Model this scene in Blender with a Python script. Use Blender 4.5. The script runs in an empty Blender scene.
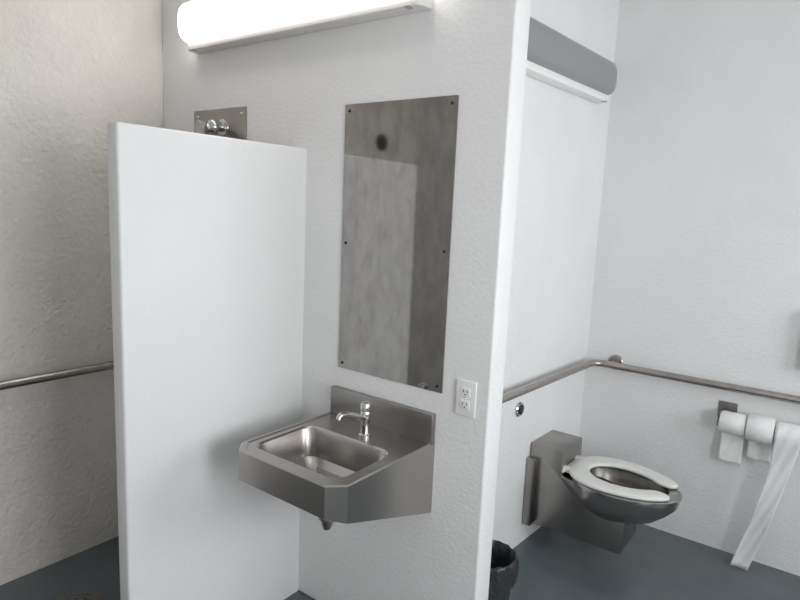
import bpy, bmesh, math
from mathutils import Vector, Matrix
S=bpy.context.scene
try:
    S.view_settings.view_transform='Standard'
    S.view_settings.look='None'
except Exception: pass
COL=S.collection

# ---------------------------------------------------------------- materials
def mat(name,col,rough=.5,metal=0,col2=None,nscale=4,bump=0,bscale=60,stretch=None,emis=0,spec=.5,rvar=0,coat=0,lo=.35,hi=.68,bdetail=4):
    m=bpy.data.materials.new(name); m.use_nodes=True
    nt=m.node_tree; b=nt.nodes['Principled BSDF']
    b.inputs['Base Color'].default_value=(*col,1)
    b.inputs['Roughness'].default_value=rough
    b.inputs['Metallic'].default_value=metal
    b.inputs['Specular IOR Level'].default_value=spec
    b.inputs['Coat Weight'].default_value=coat
    tc=nt.nodes.new('ShaderNodeTexCoord')
    mp=nt.nodes.new('ShaderNodeMapping'); nt.links.new(tc.outputs['Object'],mp.inputs['Vector'])
    if stretch: mp.inputs['Scale'].default_value=stretch
    if col2 is not None or rvar:
        n=nt.nodes.new('ShaderNodeTexNoise'); n.inputs['Scale'].default_value=nscale; n.inputs['Detail'].default_value=7
        n.inputs['Roughness'].default_value=.6
        nt.links.new(mp.outputs[0],n.inputs['Vector'])
        r=nt.nodes.new('ShaderNodeValToRGB'); r.color_ramp.elements[0].position=lo; r.color_ramp.elements[1].position=hi
        c2=col2 if col2 is not None else col
        r.color_ramp.elements[0].color=(*c2,1); r.color_ramp.elements[1].color=(*col,1)
        nt.links.new(n.outputs['Fac'],r.inputs['Fac']); nt.links.new(r.outputs['Color'],b.inputs['Base Color'])
        if rvar:
            mr=nt.nodes.new('ShaderNodeMapRange'); mr.inputs['To Min'].default_value=max(.01,rough-rvar); mr.inputs['To Max'].default_value=rough+rvar
            nt.links.new(n.outputs['Fac'],mr.inputs['Value']); nt.links.new(mr.outputs[0],b.inputs['Roughness'])
    if bump:
        n2=nt.nodes.new('ShaderNodeTexNoise'); n2.inputs['Scale'].default_value=bscale; n2.inputs['Detail'].default_value=bdetail
        nt.links.new(mp.outputs[0],n2.inputs['Vector'])
        bp=nt.nodes.new('ShaderNodeBump'); bp.inputs['Strength'].default_value=bump; bp.inputs['Distance'].default_value=.01
        nt.links.new(n2.outputs['Fac'],bp.inputs['Height']); nt.links.new(bp.outputs[0],b.inputs['Normal'])
    if emis:
        b.inputs['Emission Color'].default_value=(*col,1); b.inputs['Emission Strength'].default_value=emis
    return m
M_wall=mat('painted_plaster',(.84,.838,.832),.5,col2=(.805,.80,.795),nscale=3,bump=.30,bscale=70,bdetail=7)
M_shower=mat('rough_shower_plaster',(.77,.735,.685),.48,col2=(.66,.63,.59),nscale=2.2,bump=.9,bscale=50,bdetail=8)  # warm beige cast of the lighting is put into this wall's base colour
M_part=mat('partition_paint',(.79,.79,.79),.42,col2=(.77,.77,.77),nscale=2,bump=.15,bscale=45)
M_rear=mat('rear_wall_paint',(.76,.76,.75),.55,col2=(.66,.66,.65),nscale=5,bump=.3,bscale=70)
M_ceil=mat('ceiling_paint',(.78,.78,.77),.7,col2=(.75,.75,.74),nscale=4)
M_floor=mat('painted_concrete',(.118,.138,.146),.2,col2=(.10,.118,.126),nscale=5,bump=.05,bscale=30,rvar=.06)
M_steel=mat('brushed_steel',(.47,.445,.425),.27,1,col2=(.44,.418,.40),nscale=5)
M_steel_d=mat('aged_steel',(.37,.35,.335),.31,1,col2=(.32,.305,.29),nscale=6,rvar=.03)
M_bowl_in=mat('dark_bowl_steel',(.16,.15,.14),.3,1,col2=(.10,.09,.085),nscale=12)  # darker, mottled steel tone over the whole bowl interior
M_bar=mat('grab_bar_steel',(.50,.46,.43),.27,1,col2=(.40,.37,.35),nscale=20)
M_chrome=mat('chrome',(.62,.62,.62),.14,1)
M_mirror=mat('steel_mirror',(.39,.375,.36),.055,1,col2=(.29,.278,.265),nscale=16,rvar=.02,lo=.3,hi=.62,stretch=(1.5,1,.7))
M_white=mat('white_enamel',(.72,.70,.67),.35)
M_seat=mat('seat_plastic',(.76,.75,.71),.3,coat=.3)
M_plate=mat('outlet_plastic',(.88,.88,.86),.3)
M_dark=mat('dark_plastic',(.015,.015,.017),.4)
M_bag=mat('bin_bag',(.03,.032,.035),.28,bump=.7,bscale=25)
M_can=mat('bin_plastic',(.05,.055,.06),.4)
M_lens_on=mat('lit_diffuser',(1,.95,.93),.4,emis=6)
M_lens_off=mat('grey_diffuser',(.28,.28,.285),.28)
M_paper=mat('toilet_paper_tissue',(.84,.83,.82),.9,bump=.2,bscale=70)
M_trim=mat('door_frame_paint',(.5,.5,.5),.5)
M_gap=mat('black_hole',(.01,.01,.01),.7)
M_rust=mat('rusty_iron',(.20,.12,.08),.6,.3,col2=(.10,.07,.05),nscale=20)
M_ground=mat('outside_gravel',(.35,.34,.31),.9,col2=(.25,.24,.22),nscale=20)

# ---------------------------------------------------------------- helpers
def empty(name,loc=(0,0,0)):
    e=bpy.data.objects.new(name,None); e.location=loc; COL.objects.link(e); e.empty_display_size=.1; return e
def fin(name,bm,m,parent=None,smooth=True,angle=35):
    me=bpy.data.meshes.new(name)
    bmesh.ops.recalc_face_normals(bm,faces=bm.faces[:])
    bm.to_mesh(me); bm.free()
    if smooth:
        for p in me.polygons: p.use_smooth=True
        me.set_sharp_from_angle(angle=math.radians(angle))
    me.materials.append(m)
    o=bpy.data.objects.new(name,me); COL.objects.link(o)
    if parent:
        o.parent=parent; o.matrix_parent_inverse=Matrix.Translation(-Vector(parent.location))
    return o
def box(name,a,b,m,parent=None,bev=0,seg=3):
    bm=bmesh.new(); bmesh.ops.create_cube(bm,size=1)
    for v in bm.verts:
        v.co=Vector([a[i] if v.co[i]<0 else b[i] for i in range(3)])
    if bev: bmesh.ops.bevel(bm,geom=bm.edges[:],offset=bev,segments=seg,profile=.5,affect='EDGES')
    return fin(name,bm,m,parent,smooth=bool(bev))
def prism(name,pts,axis,lo,hi,m,parent=None,bev=0,seg=2):
    bm=bmesh.new()
    def mk(p,h):
        c=list(p); c.insert(axis,h); return bm.verts.new(c)
    A=[mk(p,lo) for p in pts]; B=[mk(p,hi) for p in pts]
    n=len(pts); bm.faces.new(A); bm.faces.new(B[::-1])
    for i in range(n): bm.faces.new([A[i],B[i],B[(i+1)%n],A[(i+1)%n]])
    bmesh.ops.recalc_face_normals(bm,faces=bm.faces[:])
    if bev: bmesh.ops.bevel(bm,geom=bm.edges[:],offset=bev,segments=seg,profile=.5,affect='EDGES')
    return fin(name,bm,m,parent,smooth=bool(bev))
def loft(name,rings,m,parent=None,cap=(True,True),closed=True,wrap=False,angle=40):
    bm=bmesh.new(); R=[[bm.verts.new(p) for p in r] for r in rings]
    n=len(R[0]); k=len(R)
    for i in range(k if wrap else k-1):
        a=R[i]; b=R[(i+1)%k]
        for j in range(n if closed else n-1):
            bm.faces.new([a[j],a[(j+1)%n],b[(j+1)%n],b[j]])
    if closed and not wrap:
        if cap[0]: bm.faces.new(R[0][::-1])
        if cap[1]: bm.faces.new(R[-1])
    return fin(name,bm,m,parent,angle=angle)
def turned(name,p0,axis,prof,m,parent=None,n=32,angle=35):
    ax=Vector(axis).normalized(); t=Vector((0,0,1)) if abs(ax.z)<.9 else Vector((1,0,0))
    u=ax.cross(t).normalized(); w=ax.cross(u); p0=Vector(p0)
    rings=[[p0+ax*d+(u*math.cos(2*math.pi*j/n)+w*math.sin(2*math.pi*j/n))*max(r,.0004) for j in range(n)] for d,r in prof]
    return loft(name,rings,m,parent,angle=angle)
def tube(name,pts,r,m,parent=None,fillet=.04,n=20):
    pts=[Vector(p) for p in pts]; path=[pts[0]]
    for i in range(1,len(pts)-1):
        a,b,c=pts[i-1],pts[i],pts[i+1]
        d1=(a-b).normalized(); d2=(c-b).normalized()
        f=min(fillet,(a-b).length*.49,(c-b).length*.49)
        p,q=b+d1*f,b+d2*f
        for k in range(9):
            t=k/8; path.append(p*(1-t)**2+b*2*t*(1-t)+q*t*t)
    path.append(pts[-1])
    rr=r if callable(r) else (lambda t:r)
    rings=[]; up=None
    for i,p in enumerate(path):
        d=(path[min(i+1,len(path)-1)]-path[max(i-1,0)]).normalized()
        if up is None:
            up=d.orthogonal().normalized()
        up=(up-d*up.dot(d)).normalized(); w=d.cross(up)
        R=rr(i/(len(path)-1))
        rings.append([p+(up*math.cos(2*math.pi*j/n)+w*math.sin(2*math.pi*j/n))*R for j in range(n)])
    return loft(name,rings,m,parent)

# ---------------------------------------------------------------- room shell
XL,XP,XE=-2.57,-1.645,-.832
YB,YR=1.54,-1.98
XR=1.45; H=2.75
TW=lambda y:-1.070+.059*(y-YB)
box('floor',(XL-.1,YR-.1,-.1),(XR+.1,YB+.1,0),M_floor)
box('ceiling',(XL-.1,YR-.1,H),(XR+.1,YB+.1,H+.1),M_ceil)
box('wall_left',(XL-.1,YR-.1,0),(XL,.1,H),M_shower)
box('wall_main',(XL,0,0),(XE,.095,H),M_wall,bev=.008)
prism('wall_toilet',[(TW(.095)-.1,.095),(TW(.095),.095),(TW(YB),YB),(TW(YB)-.1,YB)],2,0,H,M_wall)
box('wall_back',(TW(YB)-.1,YB,0),(XR+.1,YB+.1,H),M_wall)
box('wall_rear',(XL,YR-.1,0),(XR+.1,YR,H),M_rear)
e=empty('wall_right')
D0,D1=-1.62,-.58; W0,W1,WZ0,WZ1=.10,1.15,1.0,2.0
box('pier_rear',(XR,YR,0),(XR+.1,D0,H),M_wall,e)
box('door_header',(XR,D0,2.2),(XR+.1,D1,H),M_wall,e)
box('pier_middle',(XR,D1,0),(XR+.1,W0,H),M_wall,e)
box('sill_wall',(XR,W0,0),(XR+.1,W1,WZ0),M_wall,e)
box('window_header',(XR,W0,WZ1),(XR+.1,W1,H),M_wall,e)
box('pier_back',(XR,W1,0),(XR+.1,YB,H),M_wall,e)
e=empty('door_1')
for nm,a,b in (('jamb_a',(XR-.01,D0,0),(XR+.11,D0+.04,2.2)),('jamb_b',(XR-.01,D1-.04,0),(XR+.11,D1,2.2)),('head',(XR-.01,D0+.04,2.16),(XR+.11,D1-.04,2.2))):
    box(nm,a,b,M_trim,e,.004)
e=empty('window_1')
for nm,a,b in (('jamb_a',(XR-.01,W0,WZ0),(XR+.06,W0+.04,WZ1)),('jamb_b',(XR-.01,W1-.04,WZ0),(XR+.06,W1,WZ1)),
    ('head',(XR-.01,W0+.04,WZ1-.04),(XR+.06,W1-.04,WZ1)),('sill',(XR-.03,W0+.04,WZ0),(XR+.06,W1-.04,WZ0+.04)),('mullion',(XR+.01,.61,WZ0+.04),(XR+.05,.64,WZ1-.04))):
    box(nm,a,b,M_trim,e,.004)
box('ground_outside',(XR+.1,-6,-.15),(9,6,-.02),M_ground)
turned('shower_wall_vent',(XL,-1.585,1.99),(1,0,0),[(0,.054),(.01,.054),(.014,.048),(.008,.042),(.008,.0)],M_gap)

# partition
bm=bmesh.new(); bmesh.ops.create_cube(bm,size=1)
a=(XP-.060,-.715,0); b=(XP,0,1.77)
for v in bm.verts: v.co=Vector([a[i] if v.co[i]<0 else b[i] for i in range(3)])
ed=[x for x in bm.edges if not all(abs(v.co.z)<1e-4 for v in x.verts) and not all(abs(v.co.y)<1e-4 for v in x.verts)]
bmesh.ops.bevel(bm,geom=ed,offset=.009,segments=4,profile=.5,affect='EDGES')
fin('shower_partition',bm,M_part)

# ---------------------------------------------------------------- light fixtures
def fixture(name,loc,rotz,lens_mat,trim_mat,L=1.19,depth=.075):
    e=empty(name)
    T=Matrix.Translation(Vector(loc))@Matrix.Rotation(rotz,4,'Z')
    hh=.092; zlo=-.066
    objs=[]
    objs.append(box('housing',(-L/2+.012,-.030,-hh+.004),(L/2-.012,0,hh-.006),trim_mat,None,.005))
    pts=[]
    for sx in (-1,1):
        for k in range(9):
            t=math.pi/2*k/8
            x=sx*(L/2-.03+.03*math.sin(t)) if sx>0 else -(L/2-.03+.03*math.cos(t))
            y=-.02-.045*(math.cos(t) if sx>0 else math.sin(t))
            pts.append((x,y))
    pts=[(-L/2,0)]+pts+[(L/2,0)]
    objs.append(prism('lower_pan',pts,2,-hh,zlo+.004,trim_mat,None,.003))
    n=28
    zc=(hh+zlo)/2; hz=(hh-zlo)/2
    def prof(s,dx):
        r=[]
        for j in range(n+1):
            t=math.pi*j/n
            c,sn=math.cos(t),math.sin(t)
            r.append((dx,-.028-(abs(sn)**.62)*depth*s,zc-math.copysign(abs(c)**.62,c)*hz*s))
        return r
    secs=[(0,.80),(.004,.88),(.012,.95),(.024,.99),(.04,1)]
    xs=[(-L/2+.004+d,s) for d,s in secs]+[(L/2-.004-d,s) for d,s in secs[::-1]]
    objs.append(loft('diffuser_lens',[prof(s,x) for x,s in xs],lens_mat,None,angle=50))
    for sx in (-1,1):
        objs.append(box('clip',(sx*(L/2-.05)-.008,-.07,-hh-.003),(sx*(L/2-.05)+.008,-.045,-hh+.002),M_steel,None,.001))
    for o in objs:
        o.matrix_world=T; o.parent=e
    return e
fixture('wall_light_fixture',(-1.708,0,2.262),0,M_lens_on,M_white,depth=.080)
yc=.78
fixture('wall_light_fixture.001',(TW(yc)+.001,yc,2.20),math.radians(90-3.38),M_lens_off,M_plate,depth=.07)

# ---------------------------------------------------------------- mirror
e=empty('wall_mirror')
box('mirror_sheet',(-1.455,-.005,.985),(-1.002,0,1.912),M_mirror,e)
for x in (-1.435,-1.022):
    for z in (1.005,1.44,1.89):
        turned('screw',(x,-.005,z),(0,-1,0),[(0,.0055),(.002,.005),(.003,.003),(.003,0)],M_dark,e,16)

# ---------------------------------------------------------------- outlet
e=empty('electrical_outlet')
ox,oz=-.912,.989
box('cover_plate',(ox-.036,-.007,oz-.058),(ox+.036,0,oz+.058),M_plate,e,.003)
for dz in (-.02,.02):
    box('receptacle',(ox-.0165,-.0095,oz+dz-.0145),(ox+.0165,-.006,oz+dz+.0145),M_plate,e,.0012)
    box('slot_a',(ox-.0085,-.0100,oz+dz-.001),(ox-.006,-.0090,oz+dz+.008),M_dark,e)
    box('slot_b',(ox+.006,-.0100,oz+dz),(ox+.0085,-.0090,oz+dz+.007),M_dark,e)
    turned('ground_hole',(ox,-.009,oz+dz-.007),(0,-1,0),[(0,.0025),(.001,.0025)],M_dark,e,12)
turned('cover_screw',(ox,-.007,oz),(0,-1,0),[(0,.003),(.0012,.002)],M_chrome,e,12)

# ---------------------------------------------------------------- sink
e=empty('wall_hung_sink')
x0,x1=-1.474,-1.020; yf=-.472; zr=.815; ch=.045
outer=[(x0,0),(x0,yf+ch),(x0+ch,yf),(x1-ch,yf),(x1,yf+ch),(x1,0)]
bx0,bx1,by0,by1=-1.430,-1.072,-.415,-.165
def rrect(ax,bx,ay,by,r,n=10):
    P=[]
    for cx,cy,a0 in ((bx-r,by-r,0),(ax+r,by-r,90),(ax+r,ay+r,180),(bx-r,ay+r,270)):
        for k in range(n+1):
            t=math.radians(a0+90*k/n); P.append((cx+r*math.cos(t),cy+r*math.sin(t)))
    return P
cx,cy=(bx0+bx1)/2,(by0+by1)/2
def cast(poly,ang):
    d=(math.cos(ang),math.sin(ang)); best=None
    for i in range(len(poly)):
        p=poly[i]; q=poly[(i+1)%len(poly)]
        ex,ey=q[0]-p[0],q[1]-p[1]; den=d[0]*ey-d[1]*ex
        if abs(den)<1e-12: continue
        t=((p[0]-cx)*ey-(p[1]-cy)*ex)/den; s=((p[0]-cx)*d[1]-(p[1]-cy)*d[0])/den
        if t>0 and -1e-6<=s<=1+1e-6 and (best is None or t>best): best=t
    return (cx+d[0]*best,cy+d[1]*best)
angs=[2*math.pi*k/96 for k in range(96)]
for p in outer+rrect(bx0,bx1,by0,by1,.04,4): angs.append(math.atan2(p[1]-cy,p[0]-cx)%(2*math.pi))
angs=sorted(angs); aa=[angs[0]]
for t in angs[1:]:
    if t-aa[-1]>1e-4: aa.append(t)
angs=aa
def ring(poly,z): return [(*cast(poly,t),z) if not callable(z) else (lambda q:(q[0],q[1],z(q[1])))(cast(poly,t)) for t in angs]
def inset(poly,d):
    mx=(x0+x1)/2; my=-.24
    return [(p[0]+(d if p[0]<mx else -d), p[1]+(d if p[1]<my else 0)) for p in poly]
zb=lambda y:.565+(-y/.48)*.155
oi=inset(outer,.004)
rings=[ring(inset(outer,.012),lambda y:zb(y)+.012),ring(outer,zb),ring(outer,zr-.004),ring(oi,zr),ring(inset(outer,.014),zr),ring(inset(outer,.017),zr-.003),
  ring(rrect(bx0-.006,bx1+.006,by0-.006,by1+.006,.046),zr-.003),
  ring(rrect(bx0,bx1,by0,by1,.042),zr-.008),
  ring(rrect(bx0+.008,bx1-.008,by0+.008,by1-.008,.04),zr-.03),
  ring(rrect(bx0+.018,bx1-.018,by0+.018,by1-.018,.04),zr-.10),
  ring(rrect(bx0+.04,bx1-.04,by0+.04,by1-.04,.04),zr-.122),
  ring(rrect(bx0+.09,bx1-.09,by0+.08,by1-.08,.03),zr-.13)]
loft('basin_body',rings,M_steel,e,angle=28)
box('backsplash',(x0,-.022,zr-.01),(x1,0,.912),M_steel_d,e,.004)
turned('drain_strainer',(cx,cy,zr-.1305),(0,0,1),[(0,.03),(.003,.03),(.004,.024),(.002,.02),(.002,0)],M_dark,e,24)
turned('tailpiece',(-1.20,-.315,.70),(0,0,-1),[(0,.02),(.055,.02),(.06,.027),(.09,.027),(.095,.02),(.11,.018),(.125,.012),(.125,0)],M_steel_d,e,24)
tube('waste_arm',[(-1.20,-.315,.60),(-1.20,-.28,.60),(-1.20,-.02,.62)],.014,M_steel_d,e)
# faucet
fx,fy=-1.226,-.115
turned('faucet_body',(fx,fy,zr),(0,0,1),[(-.004,.021),(.005,.021),(.009,.016),(.03,.0145),(.052,.0150),(.056,.0170),(.080,.0170),(.084,.0150),(.088,.0150),(.091,.0180),(.108,.0175),(.114,.014),(.116,0)],M_chrome,e,32)
tube('spout',[(fx,fy-.008,zr+.062),(fx,fy-.06,zr+.082),(fx,fy-.108,zr+.100),(fx,fy-.126,zr+.099),(fx,fy-.132,zr+.088)],lambda t:.0115-.0025*t,M_chrome,e,fillet=.02)

# ---------------------------------------------------------------- shower fitting
e=empty('shower_head')
box('wall_plate',(-2.328,-.006,1.62),(-1.983,0,1.94),M_steel_d,e,.002,1)
for x in (-2.30,-2.01): turned('screw',(x,-.006,1.915),(0,-1,0),[(0,.006),(.003,.004),(.003,0)],M_chrome,e,12)
turned('flange',(-2.125,-.006,1.865),(0,-1,0),[(0,.034),(.006,.033),(.012,.02),(.03,.017),(.04,.017)],M_chrome,e)
turned('swivel_ball',(-2.125,-.035,1.865),(-.12,-.93,-.25),[(0,.012),(.004,.022),(.012,.029),(.022,.031),(.033,.027),(.04,.018),(.044,.016),(.052,.022),(.066,.033),(.08,.036),(.084,.033),(.082,.028),(.082,0)],M_chrome,e)

# ---------------------------------------------------------------- grab bars
def flange(e,p,ax): turned('mounting_flange',p,ax,[(0,.04),(.006,.04),(.011,.034),(.012,.018)],M_bar,e)
e=empty('grab_bar')
tube('rail',[(XL,-1.15,.84),(XL+.06,-1.15,.84),(XL+.06,-.08,.84),(XL,-.08,.84)],.018,M_bar,e)
flange(e,(XL,-1.15,.84),(1,0,0)); flange(e,(XL,-.08,.84),(1,0,0))
e=empty('grab_bar.001')
zg=.820
tube('rail',[(TW(.25),.25,zg),(TW(.25)+.06,.25,zg),(TW(YB)+.062,YB-.06,zg),(.38,YB-.06,zg),(.38,YB,zg)],.018,M_bar,e,fillet=.07)
flange(e,(TW(.25),.25,zg),(1,0,0)); flange(e,(.38,YB,zg),(0,-1,0))
turned('standoff',(-.915,YB,zg+.005),(0,-1,0),[(0,.04),(.006,.04),(.011,.034),(.012,.016),(.06,.016)],M_bar,e)

# ---------------------------------------------------------------- flush button
e=empty('flush_button')
bp=(TW(.826),.826,.70); nrm=(1,-.059,0)
turned('collar',bp,nrm,[(0,.034),(.006,.034),(.012,.029),(.012,.023),(.008,.022)],M_chrome,e)
turned('push_cap',bp,nrm,[(.004,.022),(.014,.022),(.017,.018),(.018,0)],M_dark,e)

# ---------------------------------------------------------------- toilet
e=empty('wall_hung_toilet')
yc=1.085; tw=-1.098
prism('pedestal_body',[(tw,.11),(-.65,.11),(-.64,.30),(-.86,.375),(-.938,.385),(-.938,.505),(tw,.505)],1,.965,1.205,M_steel_d,e,.006)
prism('wall_flange',[(tw-.004,.105),(-1.062,.105),(-1.062,.44),(tw-.004,.44)],1,.935,1.235,M_steel_d,e,.004)
bxc=-.685; yt=1.062
def egg(a,b,z,dx=0,n=72):
    r=[]
    for k in range(n):
        t=2*math.pi*k/n; c,s=math.cos(t),math.sin(t)
        w=1-.10*c
        r.append((bxc+dx+a*c, yt+b*s*w, z))
    return r
zr2=.405
outr=[egg(.06,.05,.235,-.03),egg(.12,.09,.245,-.03),egg(.165,.125,.275,-.02),egg(.20,.155,.315,-.01),egg(.222,.175,.352),egg(.232,.182,.385),egg(.236,.186,.396),egg(.236,.186,zr2),egg(.232,.182,zr2+.004),egg(.185,.138,zr2+.004)]
loft('bowl',outr,M_steel,e,cap=(True,False))
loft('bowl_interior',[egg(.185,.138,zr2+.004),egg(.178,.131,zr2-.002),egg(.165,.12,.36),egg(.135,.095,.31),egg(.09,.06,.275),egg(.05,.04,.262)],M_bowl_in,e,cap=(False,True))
n=84; secs=[]; t0=math.radians(20)
zs=zr2+.006
for k in range(n+1):
    f=k/n; t=t0+(2*math.pi-2*t0)*f
    c,s=math.cos(t),math.sin(t); w=1-.10*c
    dend=min(f,1-f)*n
    sc=min(1,math.sqrt(max(.02,1-(1-min(1,dend/4))**2)))
    sq=1+.07*max(0,-c)*abs(s)*2
    po=Vector((.238*c*sq,.188*s*w*sq)); pi=Vector((.148*c-.006,.104*s*w))
    mid=(po+pi)/2; hd=(po-pi)/2*sc
    th=.022
    P=[]
    for j in range(14):
        a=2*math.pi*j/14; cc,ss=math.cos(a),math.sin(a)
        u=math.copysign(abs(cc)**.6,cc); v=math.copysign(abs(ss)**.7,ss)
        q=mid+hd*u
        P.append((bxc+q.x,yt+q.y,zs+th/2+th/2*v*(.4+.6*sc)))
    secs.append(P)
loft('seat',secs,M_seat,e,angle=60)
for dy in (-.075,.075):
    box('hinge_block',(-.955,yt+dy-.018,zs-.004),(-.865,yt+dy+.018,zs+.02),M_seat,e,.006)
tube('hinge_rod',[(-.93,yt-.11,zs+.006),(-.93,yt+.11,zs+.006)],.007,M_seat,e)

# ---------------------------------------------------------------- paper holder
e=empty('toilet_paper_holder')
yp=1.455; zp=.662
box('bracket_left',(-.405,1.44,.64),(-.399,YB,.70),M_steel_d,e,.001,1)
box('bracket_plate',(-.42,YB-.006,.655),(-.34,YB,.735),M_steel_d,e,.002,1)
box('bracket_right',(-.060,1.44,.64),(-.054,YB,.70),M_steel_d,e,.001,1)
tube('spindle',[(-.402,yp,zp),(-.058,yp,zp)],.008,M_steel_d,e)
RO=((-.394,.048,.106),(-.284,.058,.106),(-.174,.054,.106))
for i,(xa,r,wd) in enumerate(RO):
    n=48; R=[]
    for d,rr in ((.004,.020),(0,.022),(0,r-.004),(.004,r),(wd-.004,r),(wd,r-.004),(wd,.022),(wd-.004,.020)):
        R.append([(xa+d,yp+rr*math.cos(2*math.pi*j/n),zp+rr*math.sin(2*math.pi*j/n)) for j in range(n)])
    loft('paper_roll_%d'%(i+1),R,M_paper,e,wrap=True,angle=50)
def sheet(name,cs,hw,wave=.003,ragged=0,curl=0,taper=0):
    bm=bmesh.new(); rows=[]
    N=len(cs)
    for i,(x,y,z) in enumerate(cs):
        f=max(0,(i-9)/(N-10)); h=hw*(1-taper*min(1,f*3))
        row=[]
        for j in range(13):
            u=2*j/12-1; a=u*curl*f*1.2
            if curl: dx=h*math.sin(a)/(max(1e-4,curl*f*1.2)) if f>0 else h*u; dy=-(1-math.cos(a))*h*.9
            else: dx=h*u; dy=0
            row.append(bm.verts.new((x+dx,y+dy+wave*math.sin(j*1.1+i*.5)*min(1,i/3),z+(ragged*math.sin(j*.8+1) if i==N-1 else 0))))
        rows.append(row)
    for a,b in zip(rows,rows[1:]):
        for j in range(12): bm.faces.new([a[j],a[j+1],b[j+1],b[j]])
    o=fin(name,bm,M_paper,e,angle=80)
    md=o.modifiers.new('thick','SOLIDIFY'); md.thickness=.0012
def hang(xa,xb,zend,r,steps=18,front=True,bow=0,dz=0):
    cs=[]
    sg=1 if front else -1
    for k in range(10):
        a=math.radians(90+sg*95*k/9); rr=r+.0012+.0006*k
        cs.append((xa,yp+rr*math.cos(a),zp+rr*math.sin(a)))
    z0=cs[-1][2]; y0=cs[-1][1]
    for k in range(1,steps+1):
        t=k/steps; cs.append((xa+(xb-xa)*t**1.1+bow*math.sin(math.pi*t),y0+sg*.03*math.sin(t*math.pi/2)+dz*math.sin(t*math.pi*3)*.006,z0+(zend-z0)*t))
    return cs
sheet('hanging_sheet_1',hang(-.341,-.339,.465,.048,front=False),.047,.002,.006)
sheet('hanging_sheet_2',hang(-.231,-.226,.505,.058,front=False),.047,.002,.006)
sheet('hanging_sheet_3',hang(-.121,-.240,.004,.054,34,bow=.010,dz=1),.048,.002,0,curl=.6,taper=.20)

# ---------------------------------------------------------------- seat-cover dispenser
e=empty('seat_cover_dispenser')
box('body',(-.115,YB-.05,.95),(.285,YB,1.21),M_steel_d,e,.006)
box('slot',(0,YB-.052,1.0),(.20,YB-.049,1.05),M_dark,e)

# ---------------------------------------------------------------- waste bin
e=empty('waste_bin')
bx,by=-.985,.385
turned('can',(bx,by,0),(0,0,1),[(0,.08),(.004,.083),(.235,.100),(.24,.104),(.246,.104),(.246,.098),(.2,.095),(.02,.078),(.02,0)],M_can,e,40)
n=60; rings=[]
for i,(rr,z) in enumerate(((.110,.165),(.111,.20),(.109,.235),(.107,.252),(.100,.256),(.094,.245),(.090,.19),(.07,.10),(.03,.06))):
    rings.append([(bx+(rr+.003*math.sin(j*1.3+i)+.002*math.sin(j*2.9))*math.cos(2*math.pi*j/n),by+(rr+.003*math.sin(j*1.3+i))*math.sin(2*math.pi*j/n),z+(.010*math.sin(j*.7) if i==0 else .002*math.sin(j*1.7))) for j in range(n)])
loft('bin_bag_liner',rings,M_bag,e,cap=(False,True),angle=50)

# floor drain
e=empty('floor_drain')
turned('drain_ring',(-2.19,-.645,0),(0,0,1),[(0,.112),(.006,.110),(.008,.104),(.004,.100),(.003,0)],M_rust,e,40)
turned('drain_pan',(-2.19,-.645,.003),(0,0,1),[(0,.098),(.0015,.098),(.0015,0)],M_floor,e,40)
for k in range(-3,4):
    hw=math.sqrt(.085**2-(k*.022)**2)
    box('grate_slot',(-2.19-hw,-.645+k*.022-.003,.0035),(-2.19+hw,-.645+k*.022+.003,.005),M_gap,e)

# ---------------------------------------------------------------- lights
def area(name,loc,rot,sx,sy,w,col):
    l=bpy.data.lights.new(name,'AREA'); l.shape='RECTANGLE'; l.size=sx; l.size_y=sy; l.energy=w; l.color=col
    o=bpy.data.objects.new(name,l); o.location=loc; o.rotation_euler=rot; COL.objects.link(o)
area('doorway_daylight',(XR+.16,(D0+D1)/2,1.50),(0,math.radians(80),0),1.25,.95,43,(.97,.985,1))
area('window_daylight',(XR+.09,(W0+W1)/2,1.50),(0,math.radians(90),0),.90,.95,24,(.91,.965,1))
w=bpy.data.worlds.new('sky'); S.world=w; w.use_nodes=True
nt=w.node_tree; bg=nt.nodes['Background']
sk=nt.nodes.new('ShaderNodeTexSky'); sk.sky_type='HOSEK_WILKIE'; sk.turbidity=6; sk.sun_direction=(-.5,-.3,.8)
nt.links.new(sk.outputs[0],bg.inputs['Color']); bg.inputs['Strength'].default_value=.6

# ---------------------------------------------------------------- camera
c=bpy.data.cameras.new('camera'); c.sensor_width=36; c.lens=603/800*36; c.clip_start=.02
o=bpy.data.objects.new('camera',c); COL.objects.link(o); S.camera=o
R=Matrix(((.7979,-.1252,.5896),(.6013,.0947,-.7934),(.0435,.9876,.1508)))
o.matrix_world=Matrix.Translation((0,-1.6,1.57))@R.to_quaternion().to_matrix().to_4x4()
